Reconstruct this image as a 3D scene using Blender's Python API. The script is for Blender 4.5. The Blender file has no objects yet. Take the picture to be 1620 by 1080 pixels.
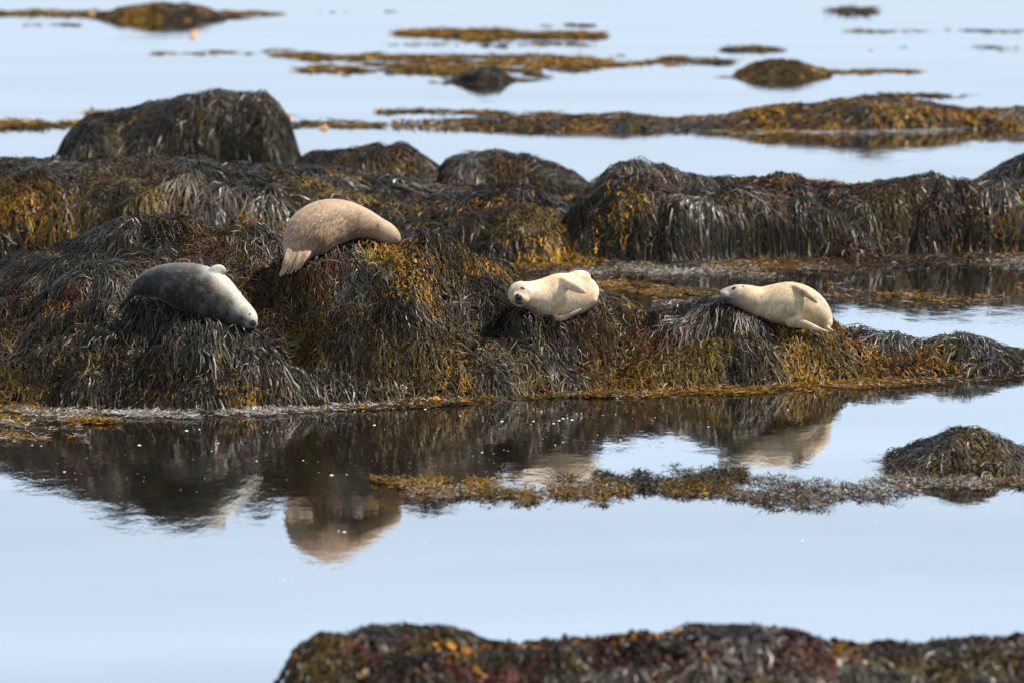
import bpy, math
import numpy as np
from mathutils import Vector

rng = np.random.default_rng(11)
scene = bpy.context.scene
COL = scene.collection

# ------------------------------------------------------------------ camera
F = 5850.0          # focal length in pixels of a 1620 px wide frame
H = 6.2             # eye height above the water
PITCH = math.atan(745.0 / F)
cam = bpy.data.cameras.new('camera')
cam.lens = 36.0 * F / 1620.0
cam.sensor_width = 36.0
cam.clip_start = 0.5
cam.clip_end = 20000.0
cam.dof.use_dof = True
cam.dof.focus_distance = 45.0
cam.dof.aperture_fstop = 1.3
camo = bpy.data.objects.new('camera', cam)
camo.location = (0, 0, H)
camo.rotation_euler = (math.pi / 2 - PITCH, 0, 0)
COL.objects.link(camo)
scene.camera = camo

# ------------------------------------------------------------------ sky, sun, exposure
SUN_EL, SUN_AZ = math.radians(55), math.radians(83)   # azimuth from +Y (view direction) towards +X
world = bpy.data.worlds.new('World')
scene.world = world
world.use_nodes = True
wn = world.node_tree.nodes
wl = world.node_tree.links
wn.clear()
sky = wn.new('ShaderNodeTexSky')
sky.sky_type = 'NISHITA'
sky.sun_disc = False
sky.sun_elevation = SUN_EL
sky.sun_rotation = SUN_AZ
sky.altitude = 0
sky.air_density = 1.0
sky.dust_density = 0.6
sky.ozone_density = 3.0
bg = wn.new('ShaderNodeBackground')
bg.inputs['Strength'].default_value = 0.12
wo = wn.new('ShaderNodeOutputWorld')
# sea haze: an even milky band round the whole horizon that thins out upwards
tco = wn.new('ShaderNodeTexCoord')
sep = wn.new('ShaderNodeSeparateXYZ')
wl.new(tco.outputs['Generated'], sep.inputs[0])
fac = wn.new('ShaderNodeMapRange'); fac.interpolation_type = 'SMOOTHSTEP'
fac.inputs['From Min'].default_value = 0.16; fac.inputs['From Max'].default_value = 0.75
fac.inputs['To Min'].default_value = 0.95; fac.inputs['To Max'].default_value = 0.12
wl.new(sep.outputs['Z'], fac.inputs['Value'])
lum = wn.new('ShaderNodeMapRange'); lum.interpolation_type = 'SMOOTHSTEP'
lum.inputs['From Min'].default_value = 0.0; lum.inputs['From Max'].default_value = 0.25
lum.inputs['To Min'].default_value = 0.82; lum.inputs['To Max'].default_value = 1.32
wl.new(sep.outputs['Z'], lum.inputs['Value'])
hz = wn.new('ShaderNodeVectorMath'); hz.operation = 'SCALE'
hz.inputs[0].default_value = (5.58, 6.72, 8.12)
wl.new(lum.outputs[0], hz.inputs['Scale'])
veil = wn.new('ShaderNodeMix')
veil.data_type = 'RGBA'
wl.new(fac.outputs[0], veil.inputs[0])
wl.new(sky.outputs[0], veil.inputs[6])
wl.new(hz.outputs[0], veil.inputs[7])
wl.new(veil.outputs[2], bg.inputs['Color'])
wl.new(bg.outputs[0], wo.inputs['Surface'])

sun = bpy.data.lights.new('sun', 'SUN')
sun.energy = 5.0
sun.angle = math.radians(0.5)
sun.color = (1.0, 0.95, 0.87)
suno = bpy.data.objects.new('sun', sun)
sd = Vector((math.sin(SUN_AZ) * math.cos(SUN_EL), math.cos(SUN_AZ) * math.cos(SUN_EL), math.sin(SUN_EL)))
suno.rotation_euler = sd.to_track_quat('Z', 'Y').to_euler()
suno.location = (20, 60, 60)
COL.objects.link(suno)

vs = scene.view_settings
vs.view_transform = 'Standard'
vs.look = 'None'
vs.gamma = 1.0
vs.use_curve_mapping = False
vs.exposure = 0.45
scene.cycles.max_bounces = 5
scene.cycles.diffuse_bounces = 2
scene.cycles.glossy_bounces = 3
scene.cycles.caustics_reflective = False
scene.cycles.caustics_refractive = False

# ------------------------------------------------------------------ pixel <-> world
CP, SP = math.cos(PITCH), math.sin(PITCH)

def ray(px, py):
    a = (np.asarray(px, float) - 810.0) / F
    b = -(np.asarray(py, float) - 540.0) / F
    return a, CP + b * SP, -SP + b * CP

def ground_y(yw):
    _, dy, dz = ray(810.0, yw)
    return dy * (H / -dz)

def pt(px, py, yw, dy=0.0):
    """point seen at pixel (px, py) that stands over the water point seen at row yw (+dy metres)"""
    Y = ground_y(yw) + dy
    a, b, c = ray(px, py)
    t = Y / b
    return np.stack(np.broadcast_arrays(a * t, Y, H + c * t), -1)

def gpt(px, py):
    a, b, c = ray(px, py)
    t = H / -c
    return a * t, b * t

def proj(X, Y, Z=0.0):
    d = Y * CP + (H - Z) * SP
    v = Y * SP - (H - Z) * CP
    return 810 + F * X / d, 540 - F * v / d

def scale_at(Y):
    return F / Y

# ------------------------------------------------------------------ noise
TAB = rng.random((256, 256))
TAB2 = rng.random((256, 256))

def vnoise(x, y, s=0):
    x = np.asarray(x, float) + s * 37.3
    y = np.asarray(y, float) + s * 91.7
    xi = np.floor(x).astype(int); yi = np.floor(y).astype(int)
    fx = x - xi; fy = y - yi
    fx = fx * fx * (3 - 2 * fx); fy = fy * fy * (3 - 2 * fy)
    a = TAB[xi & 255, yi & 255]; b = TAB[(xi + 1) & 255, yi & 255]
    c = TAB[xi & 255, (yi + 1) & 255]; d = TAB[(xi + 1) & 255, (yi + 1) & 255]
    return (a * (1 - fx) + b * fx) * (1 - fy) + (c * (1 - fx) + d * fx) * fy

def fbm(x, y, s=0, o=3):
    v = 0; a = 0.5; t = 0
    for k in range(o):
        v = v + a * vnoise(np.asarray(x) * 2 ** k, np.asarray(y) * 2 ** k, s + k); t += a; a *= 0.5
    return v / t

def sstep(a, b, x):
    t = np.clip((x - a) / (b - a), 0, 1); return t * t * (3 - 2 * t)

def cell_pts(ix, iy, s):
    jx = TAB[(ix + s * 13) & 255, (iy + s * 7) & 255]
    jy = TAB2[(ix + s * 13) & 255, (iy + s * 7) & 255]
    return ix + 0.15 + 0.7 * jx, iy + 0.15 + 0.7 * jy

def worley(x, y, s=0):
    xi = np.floor(x).astype(int); yi = np.floor(y).astype(int)
    best = np.full(np.shape(x), 9.0)
    for a in (-1, 0, 1):
        for b in (-1, 0, 1):
            cx, cy = cell_pts(xi + a, yi + b, s)
            best = np.minimum(best, (cx - x) ** 2 + (cy - y) ** 2)
    return best

# ------------------------------------------------------------------ materials
def mat(name):
    m = bpy.data.materials.new(name)
    m.use_nodes = True
    n = m.node_tree.nodes
    return m, n, m.node_tree.links, n['Principled BSDF']

def weed_material(name, rough=0.38, spec=0.5, trans=0.15):
    m, n, l, p = mat(name)
    at = n.new('ShaderNodeAttribute'); at.attribute_name = 'Col'
    geo = n.new('ShaderNodeNewGeometry')
    nz = n.new('ShaderNodeTexNoise'); nz.inputs['Scale'].default_value = 40; nz.inputs['Detail'].default_value = 2
    l.new(geo.outputs['Position'], nz.inputs['Vector'])
    mr = n.new('ShaderNodeMapRange')
    mr.inputs['From Min'].default_value = 0.3; mr.inputs['From Max'].default_value = 0.7
    mr.inputs['To Min'].default_value = 0.5; mr.inputs['To Max'].default_value = 1.5
    l.new(nz.outputs['Fac'], mr.inputs['Value'])
    mx = n.new('ShaderNodeVectorMath'); mx.operation = 'SCALE'
    l.new(at.outputs['Color'], mx.inputs[0]); l.new(mr.outputs[0], mx.inputs['Scale'])
    l.new(mx.outputs[0], p.inputs['Base Color'])
    p.inputs['Roughness'].default_value = rough
    p.inputs['Specular Tint'].default_value = (1.0, 0.93, 0.82, 1)
    # wet gloss differs from frond to frond (alpha of the strand colour)
    gl = n.new('ShaderNodeMath'); gl.operation = 'MULTIPLY'; gl.inputs[1].default_value = spec
    l.new(at.outputs['Alpha'], gl.inputs[0]); l.new(gl.outputs[0], p.inputs['Specular IOR Level'])
    tr = n.new('ShaderNodeBsdfTranslucent')
    l.new(mx.outputs[0], tr.inputs['Color'])
    ms = n.new('ShaderNodeMixShader'); ms.inputs[0].default_value = trans
    l.new(p.outputs[0], ms.inputs[1]); l.new(tr.outputs[0], ms.inputs[2])
    l.new(ms.outputs[0], n['Material Output'].inputs['Surface'])
    return m

M_WEED = weed_material('wet_seaweed', 0.42, 0.45)
M_MAT = weed_material('floating_seaweed', 0.5, 0.3)

def rock_material():
    m, n, l, p = mat('wet_basalt')
    geo = n.new('ShaderNodeNewGeometry')
    nz = n.new('ShaderNodeTexNoise'); nz.inputs['Scale'].default_value = 6; nz.inputs['Detail'].default_value = 6
    l.new(geo.outputs['Position'], nz.inputs['Vector'])
    cr = n.new('ShaderNodeValToRGB')
    cr.color_ramp.elements[0].position = 0.35; cr.color_ramp.elements[0].color = (0.006, 0.005, 0.003, 1)
    cr.color_ramp.elements[1].position = 0.7; cr.color_ramp.elements[1].color = (0.026, 0.018, 0.007, 1)
    l.new(nz.outputs['Fac'], cr.inputs[0]); l.new(cr.outputs[0], p.inputs['Base Color'])
    bp = n.new('ShaderNodeBump'); bp.inputs['Strength'].default_value = 0.6; bp.inputs['Distance'].default_value = 0.03
    l.new(nz.outputs['Fac'], bp.inputs['Height']); l.new(bp.outputs[0], p.inputs['Normal'])
    p.inputs['Roughness'].default_value = 0.85; p.inputs['Specular IOR Level'].default_value = 0.15
    return m
M_ROCK = rock_material()

def water_material():
    m, n, l, p = mat('sea_water')
    p.inputs['Base Color'].default_value = (0.012, 0.009, 0.005, 1)
    p.inputs['Roughness'].default_value = 0.02
    mir = n.new('ShaderNodeBsdfGlossy'); mir.inputs['Color'].default_value = (0.93, 0.95, 0.97, 1); mir.inputs['Roughness'].default_value = 0.02
    mxs = n.new('ShaderNodeMixShader'); mxs.inputs[0].default_value = 0.38
    sk = n.new('ShaderNodeTexNoise'); sk.inputs['Scale'].default_value = 1.0; sk.inputs['Detail'].default_value = 4
    g0 = n.new('ShaderNodeNewGeometry'); mp0 = n.new('ShaderNodeMapping'); mp0.inputs['Scale'].default_value = (0.05, 0.16, 1)
    l.new(g0.outputs['Position'], mp0.inputs['Vector']); l.new(mp0.outputs[0], sk.inputs['Vector'])
    sr = n.new('ShaderNodeMapRange'); sr.inputs['From Min'].default_value = 0.35; sr.inputs['From Max'].default_value = 0.65
    sr.inputs['To Min'].default_value = 0.27; sr.inputs['To Max'].default_value = 0.46
    l.new(sk.outputs['Fac'], sr.inputs['Value']); l.new(sr.outputs[0], mxs.inputs[0])
    l.new(p.outputs[0], mxs.inputs[1]); l.new(mir.outputs[0], mxs.inputs[2]); l.new(mxs.outputs[0], n['Material Output'].inputs['Surface'])
    p.inputs['IOR'].default_value = 1.4
    geo = n.new('ShaderNodeNewGeometry')
    mp = n.new('ShaderNodeMapping'); mp.inputs['Scale'].default_value = (1.0, 0.45, 1.0)
    l.new(geo.outputs['Position'], mp.inputs['Vector'])
    a = n.new('ShaderNodeTexNoise'); a.inputs['Scale'].default_value = 2.6; a.inputs['Detail'].default_value = 5; a.inputs['Roughness'].default_value = 0.6
    l.new(mp.outputs[0], a.inputs['Vector'])
    b = n.new('ShaderNodeTexNoise'); b.inputs['Scale'].default_value = 0.25; b.inputs['Detail'].default_value = 2
    l.new(geo.outputs['Position'], b.inputs['Vector'])
    rp = n.new('ShaderNodeMapRange')
    rp.inputs['From Min'].default_value = 0.35; rp.inputs['From Max'].default_value = 0.7
    rp.inputs['To Min'].default_value = 0.25; rp.inputs['To Max'].default_value = 1.3
    l.new(b.outputs['Fac'], rp.inputs['Value'])
    mul = n.new('ShaderNodeMath'); mul.operation = 'MULTIPLY'
    l.new(a.outputs['Fac'], mul.inputs[0]); l.new(rp.outputs[0], mul.inputs[1])
    bp = n.new('ShaderNodeBump'); bp.inputs['Strength'].default_value = 1.0; bp.inputs['Distance'].default_value = 0.0075
    l.new(mul.outputs[0], bp.inputs['Height']); l.new(bp.outputs[0], p.inputs['Normal']); l.new(bp.outputs[0], mir.inputs['Normal'])
    return m
M_WATER = water_material()

# ------------------------------------------------------------------ mesh helpers
def link(o, parent=None):
    COL.objects.link(o)
    if parent is not None:
        o.parent = parent
    return o

def mesh_from(name, verts, faces4, mat_, col=None, smooth=True):
    """verts (n,3), faces (m,k) index array, all faces of k corners"""
    me = bpy.data.meshes.new(name)
    v = np.ascontiguousarray(verts, dtype=np.float32)
    f = np.ascontiguousarray(faces4, dtype=np.int32)
    k = f.shape[1]
    me.vertices.add(len(v)); me.vertices.foreach_set('co', v.ravel())
    me.loops.add(f.size); me.loops.foreach_set('vertex_index', f.ravel())
    me.polygons.add(len(f))
    me.polygons.foreach_set('loop_start', np.arange(0, f.size, k, dtype=np.int32))
    me.polygons.foreach_set('use_smooth', np.full(len(f), smooth, dtype=bool))
    if col is not None:
        ca = me.attributes.new('Col', 'FLOAT_COLOR', 'POINT')
        c4 = np.ones((len(v), 4), np.float32); c4[:, :col.shape[1]] = col
        ca.data.foreach_set('color', c4.ravel())
    me.update(calc_edges=True)
    me.materials.append(mat_)
    return me

def tag(o, label=None, cat=None, group=None, kind=None):
    if label: o['label'] = label
    if cat: o['category'] = cat
    if group: o['group'] = group
    if kind: o['kind'] = kind
    return o

def empty(name, loc):
    e = bpy.data.objects.new(name, None)
    e.location = loc
    e.empty_display_size = 0.2
    return link(e)

def ribbons(P, width, col, ref=None):
    """P (N,K,3) strand points, width (N,), col (N,K,3) -> verts, quads, colours"""
    N, K, _ = P.shape
    T = np.gradient(P, axis=1)
    if ref is None:
        ref = np.array([0, -0.45, 0.6])[None] + rng.normal(0, 0.5, (N, 3))
    S = np.cross(T, ref[:, None, :])
    S /= np.linalg.norm(S, axis=2, keepdims=True) + 1e-9
    s = np.linspace(0, 1, K)
    prof = (0.55 + 0.45 * np.sin(np.pi * np.clip(s * 1.15 + 0.1, 0, 1))) * np.where(s > 0.98, 0.35, 1.0)
    W = (width[:, None] * prof[None])[..., None] * 0.5
    V = np.stack([P - S * W, P + S * W], axis=2)           # N,K,2,3
    idx = np.arange(N * K * 2).reshape(N, K, 2)
    Q = np.stack([idx[:, :-1, 0], idx[:, 1:, 0], idx[:, 1:, 1], idx[:, :-1, 1]], -1).reshape(-1, 4)
    C = np.repeat(col[:, :, None, :], 2, axis=2)
    return V.reshape(-1, 3), Q, C.reshape(-1, C.shape[-1])

# ------------------------------------------------------------------ the four seals: where they lie (pixel spine, radius, depth offset)
# (px, py, radius px, depth offset m)
SEAL_DATA = {
    'A': dict(yw=628, spine=[(207, 463, 5, .10), (213, 459, 10, .10), (228, 452, 18, .08), (251, 447, 27, .05), (280, 450.5, 36, .0), (308, 458, 41, 0),
                             (332, 469, 42, -.03), (353, 482, 36, -.06), (371, 492, 27, -.10), (385, 500, 21.5, -.13), (395, 506, 16.5, -.16), (402, 511, 10, -.18)]),
    'B': dict(yw=601, spine=[(458, 414, 9, -.42), (464, 402, 19, -.40), (473, 388, 29, -.34), (488, 372, 39, -.24), (513, 356, 40, -.08), (543, 350, 34, .08),
                             (572, 353, 25, .2), (595, 362, 19.5, .28), (612, 370, 17.5, .32), (623, 376, 13, .35), (630, 381, 7, .36)]),
    'C': dict(yw=604, spine=[(815, 466, 9, -.30), (820, 466, 16, -.26), (829, 466, 20.5, -.2), (843, 469, 25.5, -.12), (862, 471, 32, -.02), (886, 469, 37, .04),
                             (908, 466, 34, .10), (923, 463, 28.5, .16), (933, 463, 20, .22), (938, 464, 10, .28)]),
    'D': dict(yw=594, spine=[(1138.5, 465, 4.5, -.12), (1143, 465, 7.5, -.12), (1152, 465.5, 12, -.11), (1164, 467, 17, -.09), (1180, 471.5, 21.5, -.06), (1200, 478.5, 25.5, 0), (1224, 481, 32, .02),
                             (1250, 482, 36.5, .03), (1275, 489, 33.5, .06), (1294, 500, 25, .1), (1306, 511, 14.5, .14), (1311, 517, 7, .16)]),
}
def catmull(A, m):
    A = np.asarray(A, float)
    P = np.vstack([2 * A[0] - A[1], A, 2 * A[-1] - A[-2]])
    out = []
    for i in range(len(A) - 1):
        p0, p1, p2, p3 = P[i], P[i + 1], P[i + 2], P[i + 3]
        for t in np.arange(m) / m:
            out.append(0.5 * ((2 * p1) + (-p0 + p2) * t + (2 * p0 - 5 * p1 + 4 * p2 - p3) * t * t + (-p0 + 3 * p1 - 3 * p2 + p3) * t ** 3))
    out.append(A[-1])
    return np.array(out)

def px_chain(chain, yw, m=3):
    """pixel chain (px, py, r px, dy) -> world centres and radii in metres"""
    c = catmull(chain, m)
    P = pt(c[:, 0], c[:, 1], yw, c[:, 3])
    return P, np.maximum(c[:, 2], 0.5) / scale_at(P[:, 1])

SPH_C, SPH_R = [], []
for d in SEAL_DATA.values():
    P, R = px_chain(d['spine'], d['yw'])
    d['P'], d['R'] = P, R
    SPH_C.append(P); SPH_R.append(R)
SPH_C = np.vstack(SPH_C); SPH_R = np.concatenate(SPH_R)

# ------------------------------------------------------------------ water
def build_water():
    xs = np.array([-6000, -400, -120, -40, 0, 40, 120, 400, 6000.0])
    ys = np.array([-300, 0, 20, 40, 60, 90, 140, 250, 500, 1500, 9000.0])
    X, Y = np.meshgrid(xs, ys)
    V = np.stack([X, Y, np.zeros_like(X)], -1).reshape(-1, 3)
    nx = len(xs); idx = np.arange(V.shape[0]).reshape(len(ys), nx)
    Q = np.stack([idx[:-1, :-1], idx[:-1, 1:], idx[1:, 1:], idx[1:, :-1]], -1).reshape(-1, 4)
    o = bpy.data.objects.new('water', mesh_from('water', V, Q, M_WATER))
    tag(link(o), 'calm pale blue sea water mirroring the weedy rocks', 'water', kind='structure')
build_water()

# ------------------------------------------------------------------ weed-covered rocks
FAM = {  # linear base colours (root, tip); roots extra dark, painting in shade between strands
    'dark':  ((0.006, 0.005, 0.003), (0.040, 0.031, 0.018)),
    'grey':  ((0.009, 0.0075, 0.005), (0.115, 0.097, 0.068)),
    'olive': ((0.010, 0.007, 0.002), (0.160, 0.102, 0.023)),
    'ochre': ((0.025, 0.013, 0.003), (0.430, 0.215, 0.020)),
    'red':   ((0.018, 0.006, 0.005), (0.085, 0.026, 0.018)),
    'pale':  ((0.200, 0.180, 0.150), (0.420, 0.390, 0.350)),  # pale weed; also paints in sky glints from water between strands
}
FN = list(FAM)
FG_ = np.array([0.32, 0.62, 0.25, 0.18, 0.22, 0.2])      # how wet and shiny each kind is
FR = np.array([FAM[k][0] for k in FN]); FT = np.array([FAM[k][1] for k in FN])

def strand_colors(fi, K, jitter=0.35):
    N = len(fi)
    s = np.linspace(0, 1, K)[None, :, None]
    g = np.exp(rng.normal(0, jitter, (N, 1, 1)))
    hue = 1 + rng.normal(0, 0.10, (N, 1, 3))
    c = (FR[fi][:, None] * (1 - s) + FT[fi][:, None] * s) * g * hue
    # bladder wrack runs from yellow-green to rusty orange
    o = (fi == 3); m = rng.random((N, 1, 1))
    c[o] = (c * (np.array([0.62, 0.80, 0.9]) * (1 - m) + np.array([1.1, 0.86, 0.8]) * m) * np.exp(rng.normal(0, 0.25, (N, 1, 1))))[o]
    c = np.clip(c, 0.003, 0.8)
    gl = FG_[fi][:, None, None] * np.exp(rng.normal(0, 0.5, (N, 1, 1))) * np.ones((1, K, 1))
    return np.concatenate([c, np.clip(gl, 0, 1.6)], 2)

class Rock:
    def __init__(self, cols, k=1.6, amp=0.12, cs=0.45, seed=1, lumps=(), pads=False, rough=0.25):
        c = np.array(cols, float)
        self.c = c; self.k = k; self.amp = amp; self.cs = cs; self.seed = seed; self.lumps = lumps; self.pads = pads
        self.zc = pt(c[:, 0], c[:, 2], c[:, 3])[:, 2]
        self.rough = rough
        xs, ys = gpt(c[:, 0], c[:, 1]); xb, yb = gpt(c[:, 0], c[:, 4])
        self.x0 = min(xs.min(), xb.min()); self.x1 = max(xs.max(), xb.max())
        self.y0 = ys.min() - 0.5; self.y1 = yb.max() + 0.5

    def base(self, X, Y):
        px, yw = proj(X, Y)
        c = self.c
        wob = (vnoise(X * 1.1, Y * 1.1, self.seed + 3) - 0.5) * 0.5
        yf = np.interp(px, c[:, 0], c[:, 1]); ywc = np.interp(px, c[:, 0], c[:, 3]); ywb = np.interp(px, c[:, 0], c[:, 4])
        zc = np.interp(px, c[:, 0], self.zc)
        zc = np.where((px < c[0, 0]) | (px > c[-1, 0]), -0.4, zc)
        t = (yf - yw) / np.maximum(yf - ywc, 1e-3) + wob * 0.25
        tf = np.clip(t, 0, 1)
        zf = zc * (1 - (1 - tf) ** self.k)
        zneg = np.minimum(t, 0) * 1.2
        tb = np.clip((ywc - yw) / np.maximum(ywc - ywb, 1e-3), 0, 3)
        zb = zc * (1 - tb ** 2)
        z = np.where(yw < ywc, np.minimum(zb, zc), zf) + zneg
        return np.clip(z, -0.5, 5)

    def height(self, X, Y):
        z = self.base(X, Y)
        land = np.clip(z / 0.25, 0, 1)
        wx = (vnoise(X * 1.6, Y * 1.6, self.seed + 31) - 0.5) * 0.5; wy = (vnoise(X * 1.6, Y * 1.6, self.seed + 37) - 0.5) * 0.5
        w = worley(X / self.cs + wx, Y / self.cs + wy, self.seed) * (0.5 + 1.0 * vnoise(X * 0.9, Y * 0.9, self.seed + 41))
        z = z + land * self.amp * (0.55 - 1.3 * w)
        z = z + land * self.rough * (fbm(X * 0.8, Y * 0.8, self.seed + 8, 3) - 0.5)
        for (lx, ly, la, rx, ry) in self.lumps:
            gx, gy = gpt(lx, ly)
            z = z + la * np.exp(-((X - gx) / rx) ** 2 - ((Y - gy) / ry) ** 2)
        if self.pads:
            for c0, r0 in zip(SPH_C[::2], SPH_R[::2]):
                if r0 < 0.06: continue
                d2 = ((X - c0[0]) ** 2 + (Y - c0[1] - 0.05) ** 2) / (r0 * 1.0 + 0.05) ** 2
                wgt = np.exp(-d2 * 1.2)
                tgt = c0[2] - 0.74 * r0
                z = z + (np.minimum(z, tgt) - z) * wgt           # never through the seal
                z = z + (np.maximum(z, tgt - 0.06) - z) * wgt * 0.9
        return z

    def bake(self, r=0.04):
        self.gx0, self.gy0, self.gr = self.x0 - 1.5, self.y0 - 1.8, r
        xs = np.arange(self.gx0, self.x1 + 1.5, r); ys = np.arange(self.gy0, self.y1 + 1.5, r)
        X, Y = np.meshgrid(xs, ys)
        self.Hg = self.height(X, Y)
        gy, gx = np.gradient(self.Hg, r)
        self.Gx, self.Gy = gx, gy

    def look(self, X, Y):
        u = np.clip((X - self.gx0) / self.gr, 0, self.Hg.shape[1] - 1.01); v = np.clip((Y - self.gy0) / self.gr, 0, self.Hg.shape[0] - 1.01)
        i = u.astype(int); j = v.astype(int); a = u - i; b = v - j
        def s(G): return (G[j, i] * (1 - a) + G[j, i + 1] * a) * (1 - b) + (G[j + 1, i] * (1 - a) + G[j + 1, i + 1] * a) * b
        return s(self.Hg), s(self.Gx), s(self.Gy)

    def grad(self, X, Y, e=0.06):
        return ((self.height(X + e, Y) - self.height(X - e, Y)) / (2 * e), (self.height(X, Y + e) - self.height(X, Y - e)) / (2 * e))

    def mesh(self, name, res):
        xs = np.arange(self.x0 - 0.3, self.x1 + 0.3 + res, res); ys = np.arange(self.y0 - 0.3, self.y1 + res, res)
        X, Y = np.meshgrid(xs, ys)
        Z = self.height(X, Y) - 0.05
        V = np.stack([X, Y, Z], -1).reshape(-1, 3)
        nx = len(xs); idx = np.arange(V.shape[0]).reshape(len(ys), nx)
        Q = np.stack([idx[:-1, :-1], idx[:-1, 1:], idx[1:, 1:], idx[1:, :-1]], -1).reshape(-1, 4)
        keep = (V[Q][:, :, 2].max(axis=1) > -0.25)
        Q = Q[keep]
        used, inv = np.unique(Q, return_inverse=True)
        return mesh_from(name, V[used], inv.reshape(-1, 4), M_ROCK)

def trace(rock, rx, ry, L, K, tdir, fan, lift, base_off, wob=0.5, fork=None, pullk=0.4):
    """let strands run downhill over the rock; returns (N,K,3)"""
    N = len(rx)
    X = rx.copy(); Y = ry.copy()
    P = np.zeros((N, K, 3))
    D = tdir + fan
    D /= np.linalg.norm(D, axis=1, keepdims=True) + 1e-6
    seg = L / (K - 1)
    ph = rng.random(N) * 100
    if fork is not None: ph[1::2] = ph[0::2][:len(ph[1::2])]
    for k in range(K):
        s = k / (K - 1)
        z, gx, gy = rock.look(X, Y)
        off = base_off + lift * math.sin(math.pi * min(1.0, s * 1.25 + 0.12)) * (1 - 0.5 * s)
        z = np.maximum(z, 0.0) + off * np.where(z < 0, 0.25, 1)
        P[:, k, 0] = X; P[:, k, 1] = Y; P[:, k, 2] = z
        if k == K - 1: break
        g = np.sqrt(gx * gx + gy * gy) + 1e-6
        pull = np.clip(g * pullk, 0.02, pullk)[:, None]
        down = np.stack([-gx / g, -gy / g], 1)
        ang = (vnoise(ph, np.full(N, s * 5.0), 5) - 0.5) * wob * (2.0 + 3.5 * s)
        D = D * (1 - pull) + down * pull
        D /= np.linalg.norm(D, axis=1, keepdims=True) + 1e-6
        if fork is not None and k >= K // 2 - 1: ang = ang + fork
        ca, sa = np.cos(ang), np.sin(ang)
        Dr = np.stack([D[:, 0] * ca - D[:, 1] * sa, D[:, 0] * sa + D[:, 1] * ca], 1)
        step = seg / np.sqrt(1 + np.minimum(g, 3) ** 2 * np.abs((Dr * down).sum(1)))
        X = X + Dr[:, 0] * step; Y = Y + Dr[:, 1] * step
    P += rng.normal(0, 0.005, P.shape)
    if fork is not None: P[1::2, :K // 2] = P[0::2, :K // 2][:len(P[1::2])]
    P[:, :, 2] = np.maximum(P[:, :, 2], 0.004)
    return P

def surf_ref(rock, P):
    m = P.shape[1] // 2
    _, gx, gy = rock.look(P[:, m, 0], P[:, m, 1])
    nrm = np.stack([-gx, -gy, np.ones_like(gx)], 1); nrm /= np.linalg.norm(nrm, axis=1, keepdims=True)
    return nrm + rng.normal(0, 0.33, nrm.shape)

def clear_of_seals(P):
    Q = P.reshape(-1, 3)
    bad = np.zeros(len(Q), bool)
    near = (Q[:, 0] > SPH_C[:, 0].min() - .5)
    for c, r in zip(SPH_C, SPH_R):
        bad |= ((Q - c) ** 2).sum(1) < (r * 0.95) ** 2
    return ~bad.reshape(P.shape[:2]).any(axis=1)

LEN = dict(dark=(0.3, 0.85), grey=(0.3, 0.85), olive=(0.2, 0.6), ochre=(0.10, 0.28), red=(0.15, 0.45), pale=(.1, .2))
WID = dict(dark=1.0, grey=1.0, olive=1.0, ochre=1.5, red=1.2, pale=1.0)
LIFT = dict(dark=0.09, grey=0.10, olive=0.07, ochre=0.05, red=0.06, pale=.02)
N_STRANDS = 0

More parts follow.
